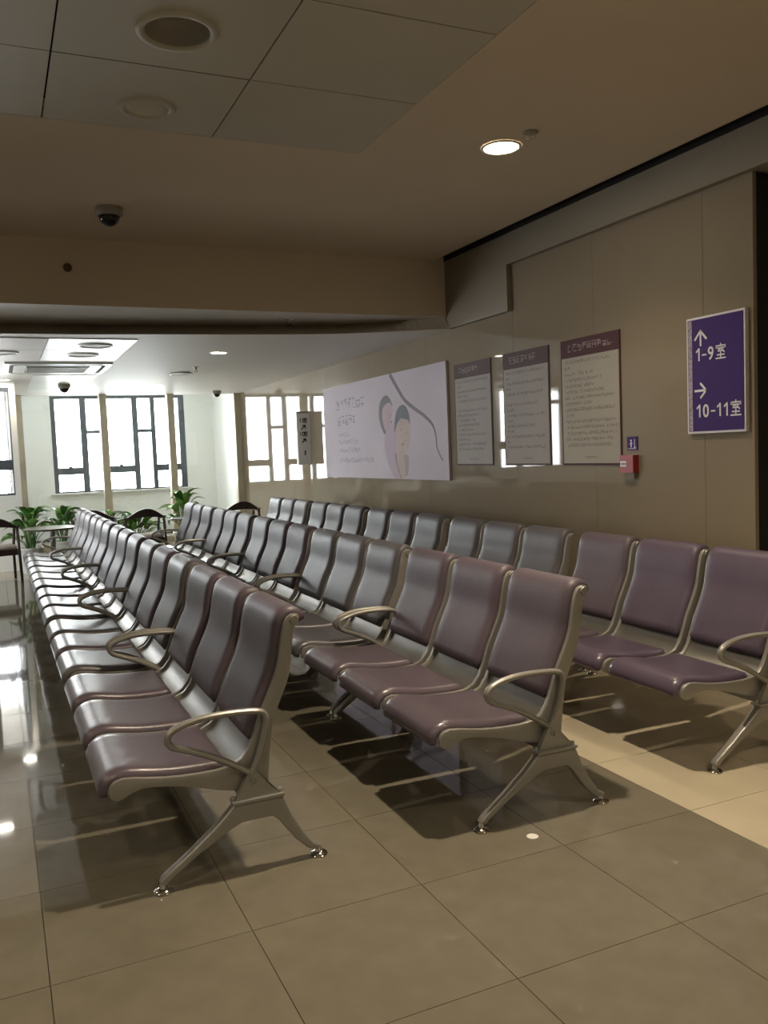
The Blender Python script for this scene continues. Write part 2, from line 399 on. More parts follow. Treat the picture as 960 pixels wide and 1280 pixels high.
# ------------------------------------------------------------------ ceiling fixtures
def off_light(x, y, r, label, inner='greyp'):
    t = tag(empty('recessed_downlight', (x, y, HZ)), label, 'downlight')
    bm = bmesh.new(); lathe(bm, [(r-.004, .05), (r-.004, -.002), (r+.006, -.012), (r+.03, -.010), (r+.036, 0)], 40); new('trim_ring', bm, 'panel', t, True)
    bm = bmesh.new(); lathe(bm, [(r-.006, .0), (r-.02, .05), (r*.62, .10), (r*.60, .10)], 40); new('reflector', bm, inner, t, True)
    bm = bmesh.new(); lathe(bm, [(r*.66, .095), (r*.5, .08), (.001, .075)], 32); new('lens', bm, 'greyp', t, True)
off_light(.86, 3.90, .145, 'large unlit round downlight recessed in a ceiling panel, closest to the camera')
off_light(.87, 4.78, .115, 'smaller unlit round downlight in the last ceiling panel before the plaster', 'white')
def lit_light(x, y, z, r, label, group=None, lens='lamp', power=30, size=122, show=True):
    t = tag(empty('lit_downlight', (x, y, z)), label, 'downlight', group)
    bm = bmesh.new(); lathe(bm, [(r, -.004), (r+.004, -.010), (r+.018, -.008), (r+.02, -.0005)], 32); new('trim_ring', bm, 'white', t, True)
    bm = bmesh.new(); lathe(bm, [(r+.002, -.004), (r*.6, -.007), (.001, -.008)], 24); new('lamp_lens', bm, lens, t, True)
    if power: spot(x, y, z-.02, power, size)
lit_light(3.03, 4.70, HZ, .108, 'bright warm round downlight in the plaster ceiling beside a small cover disc', power=26)
lit_light(1.75, 2.95, HZ, .10, 'warm round downlight above the front ends of the bench rows', power=120)
for (x, y) in ((-.8, .6), (2.6, .4), (.9, -1.6), (3.0, -2.2), (-2.4, 2.4), (-2.6, 5.4)):  # the two over the aisle are added fill, bouncing light up to the ceiling
    lit_light(x, y, HZ, .10, ['round downlight over the dark tiles behind the camera, towards the aisle', 'round downlight above the cream tiles behind the camera', 'round downlight over the middle of the floor far behind the camera', 'round downlight far behind the camera by the polished wall', 'added fill downlight over the open aisle beside the front benches', 'added fill downlight over the open aisle beside the bulkhead'][[(-.8, .6), (2.6, .4), (.9, -1.6), (3.0, -2.2), (-2.4, 2.4), (-2.6, 5.4)].index((x, y))], 'downlights outside the photo', power=40)
lit_light(2.42, 9.75, LZ, .085, 'lit round downlight in the low ceiling nearest the curved fascia', lens='lampw', power=14)
lit_light(2.45, 14.0, LZ, .085, 'lit round downlight in the low ceiling close to the windows', lens='lampw', power=8)
lit_light(.20, 13.05, LZ, .085, 'lit round downlight behind the ceiling air conditioner', lens='lampw', power=8)
lit_light(-.15, 10.67, LZ, .085, 'lit round downlight just beside the ceiling air conditioner', lens='lampw', power=10)
def lowdisc(x, y, r, label, m='greyp', cat='ceiling speaker'):
    t = tag(empty('ceiling_speaker', (x, y, LZ-.008)), label, cat)
    bm = bmesh.new(); lathe(bm, [(r+.02, 0), (r+.016, -.012), (r, -.014), (r-.006, -.006)], 32); new('trim_ring', bm, 'white', t, True)
    bm = bmesh.new(); lathe(bm, [(r, -.004), (r*.5, -.008), (.001, -.009)], 24); new('grille_disc', bm, m, t, True)
lowdisc(1.02, 9.2, .15, 'unlit round fitting in a white panel, nearest the curved fascia')
lowdisc(.97, 10.0, .15, 'unlit round fitting between the curved fascia and the air conditioner')
lowdisc(.17, 9.85, .13, 'unlit round fitting in the grey panel left of the white ceiling panels')
lowdisc(2.45, 12.1, .13, 'dim round fitting in the low plaster ceiling between two lit downlights', 'white')
lit_light(5.6, 2.9, 3.28, .08, 'added unseen downlight brightening the brown corridor beyond the polished wall', power=7)  # added out of view so the corridor does not go black
# small cover disc with hanging wires beside the lit light
t = tag(empty('ceiling_cover', (3.06, 4.42, HZ)), 'small grey cover disc with thin wire cage in the plaster ceiling', 'sprinkler')
bm = bmesh.new(); lathe(bm, [(.048, 0), (.048, -.006), (.03, -.012), (.001, -.012)], 24); new('cover_disc', bm, 'greyp', t, True)
bm = bmesh.new()
for k in range(3):
    a = k*2*PI/3
    tube(bm, smoothpath([(.025*math.cos(a), .025*math.sin(a), -.008), (.03*math.cos(a), .03*math.sin(a), -.03), (0, 0, -.045)], 3), .0018, 5)
new('wire_cage', bm, 'greyp', t)
def sprinkler(x, y, z, label):
    t = tag(empty('sprinkler', (x, y, z)), label, 'sprinkler')
    bm = bmesh.new(); lathe(bm, [(.04, 0), (.038, -.006), (.012, -.01), (.012, -.035), (.001, -.035)], 20); new('escutcheon', bm, 'chrome', t, True)
    bm = bmesh.new()
    for s in (-1, 1): tube(bm, smoothpath([(.012*s, 0, -.03), (.02*s, 0, -.045), (.006*s, 0, -.062)], 3), .003, 5)
    lathe(bm, [(.001, -.060), (.02, -.062), (.02, -.065), (.001, -.066)], 14); new('deflector', bm, 'dome', t)
sprinkler(2.72, 8.10, BZ, 'small chrome sprinkler head under the dropped bulkhead')
sprinkler(2.49, 11.3, LZ, 'tiny sprinkler head in the low ceiling between downlights')
def dome_cam(x, y, z, r, label):
    t = tag(empty('dome_camera', (x, y, z)), label, 'camera')
    bm = bmesh.new(); lathe(bm, [(r, 0), (r*1.02, -.02), (r*.98, -.05), (r*.82, -.062), (r*.75, -.06)], 32); new('housing', bm, 'greyp', t, True)
    bm = bmesh.new(); lathe(bm, [(r*.76, -.055)]+[(r*.76*math.cos(a), -.060-r*.72*math.sin(a)) for a in [PI/2*i/7 for i in range(8)]][:-1]+[(.001, -.060-r*.72)], 28); new('smoked_dome', bm, 'dome', t, True)
dome_cam(.90, 6.72, HZ, .10, 'dome security camera on the high plaster ceiling')
dome_cam(3.72, 15.3, LZ, .075, 'dome security camera on the low ceiling by the glass partition')
dome_cam(1.04, 13.75, LZ-.008, .09, 'dome camera on the white ceiling panels behind the air conditioner')
t = tag(empty('round_sensor', (.67, 7.70, 3.13)), 'small round brown cap on the bulkhead face', 'sensor')
bm = bmesh.new(); lathe(bm, [(.036, 0), (.034, -.016), (.022, -.02), (.001, -.02)], 20, axis='y'); new('cap', bm, 'brown', t, True)
# air conditioner cassette
t = tag(empty('ceiling_air_conditioner', (.79, 11.45, LZ)), 'square white ceiling air conditioner cassette with dark slot and grille', 'air conditioner')
new('housing', bevel(boxes((-.6, .6, -.6, .6, -.022, -.0)), .008, 2), 'panel_white', t)
bm = bmesh.new(); pts = []
for cx, cy, a0 in ((.40, .40, 0), (-.40, .40, 90), (-.40, -.40, 180), (.40, -.40, 270)):
    for q in range(6):
        a = math.radians(a0+18*q); pts.append(Vector((cx+.12*math.cos(a), cy+.12*math.sin(a), -.0225)))
tube(bm, pts, .022, 6, ry=.003, up=Vector((0, 0, 1)), closed=True); new('air_slot', bm, 'black', t)
new('intake_panel', bevel(boxes((-.36, .36, -.36, .36, -.030, -.022)), .003), 'under', t)
for k in range(14): new('louvre', boxes((-.34, .34, -.335+.049*k, -.312+.049*k, -.034, -.030)), 'greyp', t)

# ------------------------------------------------------------------ things on the right wall
def wallquad(bm, ya, yb, z0, z1, x):
    vs = [bm.verts.new(p) for p in ((x, ya, z0), (x, yb, z0), (x, yb, z1), (x, ya, z1))]
    bm.faces.new(vs)
def glyph(bm, y, z, s, x, rnd):
    """one illegible printed character: a few strokes; y is its reading start (runs to -y)"""
    t = s*.09; lo, hi = sorted((rnd.uniform(0, .35), rnd.uniform(.6, 1)))
    hs = rnd.sample((.02, .2, .4, .6, .8, .92), rnd.choice((2, 3, 4)))
    for v in hs:
        a = rnd.choice((.05, .05, .3)); b = rnd.choice((.92, .92, .65)); wallquad(bm, y-s*a, y-s*b, z+s*v, z+s*v+t, x)
    for u in rnd.sample((.08, .30, .48, .68, .86), rnd.choice((1, 2, 2))):
        wallquad(bm, y-s*u, y-s*u-t, z+s*lo, z+s*hi, x-.0002)
def strokes(bm, y, z, n, s, x, rnd, skip=.06):
    for k in range(n):
        if rnd.random() > skip: glyph(bm, y-k*s*1.05, z, s, x, rnd)
def as_mesh(body, size, m, bold):
    cu = bpy.data.curves.new('lettering', 'FONT'); cu.body = body; cu.size = size; cu.extrude = .0008; cu.offset = bold
    tmp = bpy.data.objects.new('tmp', cu); me = bpy.data.meshes.new_from_object(tmp); bpy.data.objects.remove(tmp); bpy.data.curves.remove(cu)
    me.materials.clear(); me.materials.append(M[m]); me.name = 'lettering'
    return me
def text(body, y, z, size, m, parent, x, sx=1.0, bold=0.0):
    o = bpy.data.objects.new('lettering', as_mesh(body, size, m, bold)); C.objects.link(o); o.parent = parent
    o.matrix_local = Matrix(((0, 0, -1, x), (-1, 0, 0, y), (0, 1, 0, z), (0, 0, 0, 1))) @ Matrix.Diagonal((sx, 1, 1, 1))
    return o
SHI = [[(.5, 1.0), (.5, .9)], [(.06, .76), (.06, .88), (.94, .88), (.94, .76)], [(.2, .72), (.8, .72)], [(.5, .72), (.24, .53), (.74, .53)], [(.62, .62), (.84, .44)],
       [(.18, .27), (.82, .27)], [(.5, .42), (.5, .04)], [(.05, .04), (.95, .04)]]
def shi(place, size, wd):
    """the character for room, drawn stroke by stroke; place(u, v) -> 3-D point"""
    bm = bmesh.new()
    for q, pts in enumerate(SHI):
        for a, b in zip(pts, pts[1:]):
            d = Vector((b[0]-a[0], b[1]-a[1])); d.normalize(); n = Vector((-d.y, d.x))*wd/2; a2 = Vector(a)-d*wd*.45; b2 = Vector(b)+d*wd*.45
            bm.faces.new([bm.verts.new(place(p.x*size, p.y*size, q)) for p in (a2+n, b2+n, b2-n, a2-n)])
    bmesh.ops.recalc_face_normals(bm, faces=bm.faces)
    return bm
# purple direction sign: origin at its far lower corner
t = tag(empty('direction_sign', (W, 4.43, 1.53)), 'purple room direction sign with white border, arrows and numbers', 'sign')
new('border_frame', bevel(boxes((-.03, -.001, -.49, 0, 0, .76)), .003), 'sign_white', t)
new('purple_panel', boxes((-.034, -.0295, -.477, -.013, .014, .746)), 'sign_purple', t)
new('patterned_strip', boxes((-.0355, -.0341, -.052, -.018, .018, .742)), 'strip', t)
def stroke_poly(bm, pts, wd, x):
    for a, b in zip(pts, pts[1:]):
        d = Vector((b[0]-a[0], b[1]-a[1])); d.normalize(); n = Vector((-d.y, d.x))*wd/2; a2 = Vector(a)-d*wd*.4; b2 = Vector(b)+d*wd*.4
        q = [a2+n, b2+n, b2-n, a2-n]
        bmv = [bm.verts.new((x, p.x, p.y)) for p in q]; bm.faces.new(bmv)
bm = bmesh.new(); X = -.0358
stroke_poly(bm, [(-.128, .575), (-.128, .665)], .015, X); stroke_poly(bm, [(-.080, .615), (-.128, .668), (-.176, .615)], .015, X-.0003)
new('arrow_up', bm, 'sign_white', t)
bm = bmesh.new()
stroke_poly(bm, [(-.075, .280), (-.170, .280)], .015, X); stroke_poly(bm, [(-.125, .325), (-.172, .280), (-.125, .235)], .015, X-.0003)
new('arrow_forward', bm, 'sign_white', t)
def one(u, z):
    bm = bmesh.new(); stroke_poly(bm, [(-.083-u, z+.004), (-.083-u, z+.078)], .0125, X); stroke_poly(bm, [(-.083-u+.022, z+.060), (-.083-u, z+.078)], .011, X-.0002); new('lettering', bm, 'sign_white', t)
def dash(u, z):
    bm = bmesh.new(); stroke_poly(bm, [(-.083-u, z+.036), (-.083-u-.030, z+.036)], .010, X); new('lettering', bm, 'sign_white', t)
one(.030, .474); dash(.060, .474); text('9', -.188, .474, .118, 'sign_white', t, X, .92, .0015)
one(.030, .106); text('0', -.140, .106, .118, 'sign_white', t, X, .92, .0015); dash(.130, .106); one(.205, .106); one(.262, .106)
new('lettering', shi(lambda u, v, q: (X-.0001*q, -.255-u*.92, .470+v), .094, .10), 'sign_white', t)
new('lettering', shi(lambda u, v, q: (X-.0001*q, -.372-u*.92, .102+v), .096, .10), 'sign_white', t)
# three rule posters
def poster(yl, yr, z0, z1, head, paper, label, rnd, lens, heads):
    t = tag(empty('rule_poster', (W, yl, z0)), label, 'poster', 'rule posters on the polished wall')
    wd, h = yl-yr, z1-z0
    new('backing_board', bevel(boxes((-.008, -.001, -wd, 0, 0, h)), .002, 1), head, t)
    new('paper_sheet', boxes((-.0095, -.0075, -wd+.014, -.014, .016, h-.145)), paper, t)
    new('header_band', boxes((-.0105, -.0075, -wd+.004, -.004, h-.125, h-.006)), head, t)
    bm = bmesh.new(); strokes(bm, -.10, h-.10, heads, .058, -.011, rnd, 0); o = new('header_lettering', bm, 'ink_light', t); o['kind'] = 'stuff'
    bm = bmesh.new(); z = h-.195
    for n, ind in lens:
        strokes(bm, -.05-ind, z, n, .0235, -.010, rnd); z -= .0475
    strokes(bm, -wd*.40, .055, 9, .017, -.010, rnd, 0)
    o = new('printed_text', bm, 'ink', t); o['kind'] = 'stuff'
rnd = random.Random(7)
poster(5.86, 5.13, 1.32, 2.33, 'maroon', 'paper', 'cream rule poster with dark red header beside the red alarm box', rnd,
       [(24, 0), (3, 0), (16, 0), (19, 0), (15, 0), (20, 0), (25, 0), (13, .02), (25, 0), (4, .02), (25, 0), (26, .02), (25, .02), (24, .0), (22, .03), (0, 0)][:15], 9)
poster(6.74, 6.03, 1.32, 2.33, 'maroon2', 'paper2', 'greyish rule poster hung between the two other rule posters', rnd,
       [(24, 0), (2, 0), (24, 0), (3, 0), (23, 0), (0, 0), (20, 0), (5, 0), (24, 0), (4, 0), (18, 0), (5, 0), (24, 0), (3, 0), (24, .0)], 7)
poster(7.65, 6.95, 1.32, 2.33, 'maroon2', 'paper2', 'greyish rule poster next to the mother and baby mural', rnd,
       [(24, 0), (4, 0), (23, 0), (9, 0), (23, 0), (0, 0), (23, 0), (17, 0), (14, 0), (17, 0), (12, 0), (22, 0), (10, 0), (22, 0), (20, .0)], 6)
# small purple plate and the red alarm box
t = tag(empty('info_plate', (W, 5.07, 1.43)), 'small purple plate with white figure above the red alarm box', 'sign')
new('plate', bevel(boxes((-.008, -.001, -.11, 0, 0, .10)), .002, 1), 'sign_purple', t)
bm = bmesh.new(); X = -.0086
stroke_poly(bm, [(-.045, .025), (-.045, .06)], .012, X); stroke_poly(bm, [(-.040, .072), (-.050, .072)], .010, X); stroke_poly(bm, [(-.030, .045), (-.058, .050)], .006, X)
stroke_poly(bm, [(-.082, .02), (-.082, .08)], .006, X); stroke_poly(bm, [(-.075, .02), (-.095, .02)], .005, X); stroke_poly(bm, [(-.012, .012), (-.095, .012)], .004, X)
new('white_figure', bm, 'sign_white', t)
t = tag(empty('fire_alarm_box', (W, 5.10, 1.265)), 'small red fire alarm box with a white label on the wall', 'alarm')
new('red_housing', bevel(boxes((-.055, -.001, -.145, 0, 0, .13)), .006), 'red', t)
new('white_label', boxes((-.057, -.0545, -.075, -.008, .045, .088)), 'sign_white', t)
bm = bmesh.new()
for k in range(3): stroke_poly(bm, [(-.022-.018*k, .066), (-.028-.018*k, .066)], .010, -.0574)
new('label_marks', bm, 'black', t)
new('lower_box', bevel(boxes((-.035, -.001, -.13, -.03, -.045, -.002)), .004), 'soffit', t)  # small dull box below the red housing

# mural: origin at far lower corner
t = tag(empty('wall_mural', (W, 11.36, 1.165)), 'wide pale pink mural of a mother and baby with grey lettering', 'mural')
new('mural_board', bevel(boxes((-.03, -.001, -3.58, 0, 0, 1.225)), .003, 1), 'mural', t)
def blob(name, pts, m, x, closed=True):
    P = smoothpath([(p[0], p[1], 0) for p in pts], 5, True)
    bm = bmesh.new(); vs = [bm.verts.new((x, p.x-11.36, max(p.y, 1.168)-1.165)) for p in P]; f = bm.faces.new(vs); bmesh.ops.triangulate(bm, faces=[f])
    return new(name, bm, m, t)
def ribbon(name, pts, wd, m, x):
    P = smoothpath([(p[0], p[1], 0) for p in pts], 8); bm = bmesh.new(); prev = None
    for i, p in enumerate(P):
        d = (P[min(i+1, len(P)-1)]-P[max(i-1, 0)]).normalized(); u = i/(len(P)-1); ww = wd*(1-.75*u)
        n = Vector((-d.y, d.x, 0))*ww/2
        cur = [bm.verts.new((x, (p+n).x-11.36, (p+n).y-1.165)), bm.verts.new((x, (p-n).x-11.36, (p-n).y-1.165))]
        if prev: bm.faces.new((prev[0], prev[1], cur[1], cur[0]))
        prev = cur
    return new(name, bm, m, t)
ribbon('printed_curve', [(9.14, 2.385), (8.98, 2.24), (8.78, 2.07), (8.55, 1.96), (8.30, 1.86), (8.12, 1.76), (8.05, 1.65), (8.03, 1.52), (7.96, 1.42), (7.90, 1.37)], .062, 'mur_curve', -.0308)
blob('mother_hair', [(9.30, 2.15), (9.44, 2.08), (9.49, 1.95), (9.46, 1.82), (9.36, 1.70), (9.31, 1.71), (9.28, 1.80), (9.16, 1.95), (9.10, 2.02), (9.18, 2.12)], 'mur_hair', -.0306)
blob('mother_face', [(9.30, 2.04), (9.38, 1.98), (9.385, 1.86), (9.31, 1.73), (9.22, 1.76), (9.14, 1.88), (9.10, 1.99), (9.18, 2.06)], 'skin2', -.0309)
blob('mother_shoulder', [(9.20, 1.78), (9.32, 1.70), (9.36, 1.55), (9.28, 1.35), (9.10, 1.17), (8.98, 1.17), (9.04, 1.45), (9.03, 1.68), (9.10, 1.80)], mat('mural_lilac', (.46, .37, .43), .6, spec=.12, var=.05, scale=3), -.0304)
blob('baby_face', [(8.86, 1.94), (8.98, 1.86), (9.03, 1.70), (8.99, 1.52), (8.86, 1.44), (8.73, 1.50), (8.66, 1.64), (8.67, 1.82), (8.74, 1.92)], 'skin', -.0310)
blob('baby_hair', [(8.86, 2.01), (8.99, 1.95), (9.06, 1.80), (9.06, 1.70), (8.99, 1.80), (8.88, 1.86), (8.80, 1.85), (8.70, 1.83), (8.655, 1.78), (8.67, 1.90), (8.75, 1.99)], 'mur_hair2', -.0313)
blob('baby_arm', [(9.0, 1.50), (9.05, 1.36), (8.98, 1.17), (8.83, 1.17), (8.82, 1.36), (8.90, 1.48)], 'skin', -.0311)
blob('shadow_print', [(8.83, 1.44), (8.86, 1.36), (8.82, 1.20), (8.74, 1.25), (8.72, 1.42)], mat('mural_shade_print', (.36, .31, .32), .6, spec=.12), -.0307)
ribbon('arm_line', [(9.06, 1.46), (9.03, 1.34), (8.95, 1.20), (8.92, 1.17)], .03, 'mur_curve', -.0314)
for nm, (y, z, w_, h_) in dict(eye=(8.90, 1.735, .03, .02), eye2=(8.74, 1.69, .025, .018), mouth=(8.86, 1.565, .05, .03), nose=(8.80, 1.60, .02, .018)).items():
    blob('baby_feature', [(y-w_/2, z), (y, z+h_/2), (y+w_/2, z), (y, z-h_/2)], 'mur_curve', -.0316)
blob('mother_feature', [(9.15, 1.93), (9.165, 1.915), (9.15, 1.89), (9.14, 1.91)], 'mur_curve', -.0316)
blob('mother_feature', [(9.135, 1.845), (9.16, 1.83), (9.14, 1.815), (9.12, 1.83)], 'mur_curve', -.0316)
bm = bmesh.new(); r2 = random.Random(3)
strokes(bm, -.46, .90, 7, .135, -.0306, r2, 0); strokes(bm, -.50, .69, 5, .125, -.0306, r2, 0)
for z, n, s in ((.54, 7, .055), (.44, 11, .058), (.33, 12, .058), (.20, 19, .058)): strokes(bm, -.52, z, n, s, -.0306, r2, .02)
o = new('printed_lettering', bm, 'mur_ink', t); o['kind'] = 'stuff'
new('fixing_stud', boxes((-.036, -.0305, -.12, -.09, .02, .045)), 'greyp', t)

# hanging vertical sign standing out from the wall
t = tag(empty('hanging_room_sign', (W, 12.1, 1.34)), 'narrow white vertical sign with black room lettering projecting from the wall', 'sign')
new('sign_board', bevel(boxes((-.20, -.001, -.03, .03, 0, .76)), .004), 'sign_board', t)
new('top_cap', bevel(boxes((-.205, -.001, -.035, .035, .76, .785)), .004), 'steel', t)
for body, z in (('11', .625), ('10', .425)):
    o = bpy.data.objects.new('lettering', as_mesh(body, .085, 'black', .0015)); C.objects.link(o); o.parent = t; o.location = (-.168, -.0312, z); o.rotation_euler = (PI/2, 0, 0)
    new('lettering', shi(lambda u, v, q: (-.105+u, -.0312-.0001*q, z-.005+v), .07, .12), 'black', t)
    bm = bmesh.new()
    for a, b in (((-.13, z-.10), (-.075, z-.045)), ((-.115, z-.045), (-.07, z-.045)), ((-.073, z-.09), (-.073, z-.042))):
        d = Vector((b[0]-a[0], b[1]-a[1])).normalized(); n = Vector((-d.y, d.x))*.008
        bm.faces.new([bm.verts.new((p.x, -.0313, p.y)) for p in (Vector(a)+n, Vector(b)+n, Vector(b)-n, Vector(a)-n)])
    new('arrow', bm, 'black', t)
new('lower_mark', boxes((-.10, -.075, -.0312, -.0302, .14, .21)), 'under', t)

# ------------------------------------------------------------------ beam seating
F = [(-.155, .385), (-.150, .398), (-.135, .410), (-.110, .416), (-.07, .412), (-.02, .402), (.03, .394), (.09, .388), (.15, .385), (.21, .384), (.262, .389), (.305, .408), (.335, .445), (.358, .50), (.385, .575), (.41, .625), (.43, .665), (.448, .705), (.461, .745), (.469, .79), (.478, .84), (.489, .88), (.503, .904), (.522, .914), (.546, .912)]
B_ = [(-.158, .372), (-.150, .352), (-.132, .342), (-.112, .346), (-.085, .360), (-.05, .370), (-.01, .368), (.04, .360), (.09, .350), (.15, .333), (.22, .310), (.30, .292), (.40, .300), (.413, .42), (.430, .53), (.450, .575), (.468, .615), (.487, .655), (.500, .69), (.508, .73), (.514, .78), (.520, .82), (.528, .86), (.538, .885), (.552, .900)]
def offset_curve(P, d):
    out = []
    for i, p in enumerate(P):
        a = P[max(i-1, 0)]; b = P[min(i+1, len(P)-1)]; tx, tz = b[0]-a[0], b[1]-a[1]; l = math.hypot(tx, tz) or 1
        out.append((p[0]-tz/l*d, p[1]+tx/l*d))
    return out
for c in ('mauve', 'purple', 'greyc'):
    m2 = M[c].copy(); m2.name = M[c].name+'_seat'; b2 = m2.node_tree.nodes['Principled BSDF']; b2.inputs['Roughness'].default_value = .30; b2.inputs['Specular IOR Level'].default_value = .55; M[c+'_seat'] = m2
def mesh_of(bm, name, m, smooth=True):
    me = bpy.data.meshes.new(name); bm.normal_update(); bm.to_mesh(me); bm.free(); me.materials.append(M[m])
    if smooth:
        for p in me.polygons: p.use_smooth = True
        try: me.set_sharp_from_angle(angle=math.radians(38))
        except Exception: pass
    return me
SW = .251
bm = bmesh.new(); ribbon_xz(bm, F, B_, -.011, .011); bevel(bm, .0035, 2, .6)
lathe(bm, [(.001, -.02), (.016, -.02), (.018, -.016), (.018, .016), (.016, .02), (.001, .02)], 14, c=(.528, 0, .893), axis='y')
ME_side = mesh_of(bm, 'side_frame', 'frame')
bm = bmesh.new(); ribbon_xz(bm, offset_curve(F, -.012), offset_curve(F, -.022), -SW+.011, SW-.011)
ME_shell = mesh_of(bm, 'seat_shell', 'shell')
def cushion(P, th, hw, name, m, edge=.024):
    P = [tuple(p[:2]) for p in smoothpath([(p[0], p[1], 0) for p in P], 2)]
    N = offset_curve(P, 1.0); nu = len(P); nv = 13; L_ = [0]
    for a, b in zip(P, P[1:]): L_.append(L_[-1]+math.hypot(b[0]-a[0], b[1]-a[1]))
    tot = L_[-1]; bm = bmesh.new(); top = []; bot = []
    for i in range(nu):
        nx, nz = N[i][0]-P[i][0], N[i][1]-P[i][1]; de = min(L_[i], tot-L_[i]); fe = min(1, de/edge); ru = math.sqrt(max(0, 1-(1-fe)**2))
        inset = .02*(1-ru)
        tr, br = [], []
        for j in range(nv):
            v = math.sin((j/(nv-1)-.5)*PI*.98)/math.sin(.49*PI)
            y = v*(hw-inset*.9); dv = hw-abs(v*hw); fv = min(1, dv/edge); rv = math.sqrt(max(0, 1-(1-fv)**2))
            h = th*(.12+.88*min(ru, rv)*(1-.0*abs(v)))*(1-.10*(1-v*v)*.6)
            tr.append(bm.verts.new((P[i][0]+nx*h, y, P[i][1]+nz*h))); br.append(bm.verts.new((P[i][0]-nx*.003, y, P[i][1]-nz*.003)))
        top.append(tr); bot.append(br)
    for i in range(nu-1):
        for j in range(nv-1):
            bm.faces.new((top[i][j], top[i+1][j], top[i+1][j+1], top[i][j+1])); bm.faces.new((bot[i][j], bot[i][j+1], bot[i+1][j+1], bot[i+1][j]))
        for j in (0, nv-1): bm.faces.new((top[i][j], bot[i][j], bot[i+1][j], top[i+1][j]))
    for i in (0, nu-1):
        for j in range(nv-1): bm.faces.new((top[i][j], top[i][j+1], bot[i][j+1], bot[i][j]))
    bmesh.ops.recalc_face_normals(bm, faces=bm.faces)
    me = bpy.data.meshes.new(name); bm.to_mesh(me); bm.free(); me.materials.append(M[m])
    for p in me.polygons: p.use_smooth = True
    return me
PS = [(-.163, .352), (-.166, .372), (-.160, .392), (-.143, .408), (-.110, .416), (-.06, .410), (0, .399), (.06, .391), (.12, .387), (.18, .385), (.235, .386), (.262, .390)]
PB = [(.345, .465), (.362, .51), (.387, .575), (.41, .625), (.43, .665), (.448, .705), (.461, .745), (.469, .79), (.478, .84), (.489, .88), (.503, .904), (.524, .914), (.548, .908), (.558, .893), (.560, .876)]
ME_sc = {c: cushion(PS, .026, .232, 'seat_cushion', c+'_seat') for c in ('mauve', 'purple', 'greyc')}
ME_bc = {c: cushion(PB, .026, .230, 'back_cushion', c) for c in ('mauve', 'purple', 'greyc')}
# beam
bm = boxes((.295, .385, .02, 1.632, .262, .312)); bevel(bm, .012, 3); ME_beam = mesh_of(bm, 'beam', 'frame')
# leg casting: bracket, crossbar and splayed feet
bm = bmesh.new()
outer = [(-.012, .035), (.0, .055), (.10, .125), (.19, .195), (.235, .235), (.262, .262), (.44, .262), (.452, .235), (.472, .185), (.51, .115), (.553, .058), (.586, .040)]
inner = [(.014, .028), (.03, .045), (.12, .105), (.20, .150), (.245, .175), (.29, .193), (.40, .192), (.425, .170), (.445, .140), (.485, .085), (.53, .04), (.566, .028)]
ribbon_xz(bm, outer, inner, -.02, .02); bevel(bm, .008, 3, .7)
extrude_xz(bm, [(.255, .262), (.445, .262), (.445, .272), (.255, .272)], -.028, .028)
extrude_xz(bm, [(.268, .272), (.435, .272), (.40, .305), (.345, .372), (.325, .372), (.30, .33)], -.011, .011)
for x in (.262, .438): lathe(bm, [(.009, .270), (.009, .283), (.006, .287), (.001, .287)], 8, c=(x, 0, 0))
lathe(bm, [(.011, -.016), (.011, .016), (.001, .016)], 10, c=(.335, 0, .335), axis='y')
ME_leg = mesh_of(bm, 'leg', 'frame')
bm = bmesh.new(); lathe(bm, [(.001, 0), (.031, 0), (.033, .005), (.029, .010), (.014, .016), (.009, .036), (.001, .036)], 18); ME_foot = mesh_of(bm, 'foot', 'chrome')
# armrest loop
bm = bmesh.new()
path = smoothpath([(.325, 0, .345), (.355, 0, .40), (.378, 0, .46), (.396, 0, .53), (.392, 0, .566), (.366, 0, .582), (.30, 0, .589), (.22, 0, .591), (.15, 0, .586), (.09, 0, .573), (.052, 0, .553), (.044, 0, .527), (.060, 0, .504), (.10, 0, .487), (.16, 0, .462), (.23, 0, .425), (.29, 0, .388), (.33, 0, .362)], 4)
tube(bm, path, .0125, 10, ry=.015); ME_arm = mesh_of(bm, 'armrest', 'frame')

def bench(x, y, rz, colours, label, group):
    t = tag(empty('waiting_bench', (x, y, 0), rz), label, 'bench', group)
    inst('beam', ME_beam, t)
    for yy in (.012, 1.632):
        l = inst('leg', ME_leg, t, (0, yy, 0)); inst('foot', ME_foot, l, (0, 0, 0)); inst('foot', ME_foot, l, (.575, 0, 0))
        inst('armrest', ME_arm, t, (0, yy, 0))
    for k, yy in enumerate((.285, .826, 1.367)):
        s = inst('seat', ME_shell, t, (0, yy, 0))
        for sy in (-1, 1): inst('side_frame', ME_side, s, (0, sy*(SW-.011), 0))
        inst('seat_cushion', ME_sc[colours[k]], s); inst('back_cushion', ME_bc[colours[k]], s)
ordn = ['first', 'second', 'third', 'fourth', 'fifth']
rows = {
 1: (.44, 2.955, 1.690, 0.0, 'aisle row', [('mauve', 'mauve', 'mauve'), ('greyc', 'mauve', 'greyc'), ('greyc', 'greyc', 'greyc'), ('greyc', 'greyc', 'greyc'), ('greyc', 'greyc', 'greyc')]),
 2: (1.645, 2.825, 1.685, .012, 'middle row', [('mauve', 'mauve', 'mauve'), ('greyc', 'greyc', 'greyc'), ('mauve', 'mauve', 'greyc'), ('greyc', 'greyc', 'greyc'), ('greyc', 'greyc', 'greyc')]),
 3: (2.86, 2.825, 1.715, .008, 'wall row', [('purple', 'purple', 'mauve'), ('greyc', 'greyc', 'greyc'), ('greyc', 'mauve', 'greyc'), ('greyc', 'greyc', 'greyc'), ('greyc', 'greyc', 'greyc')]),
}
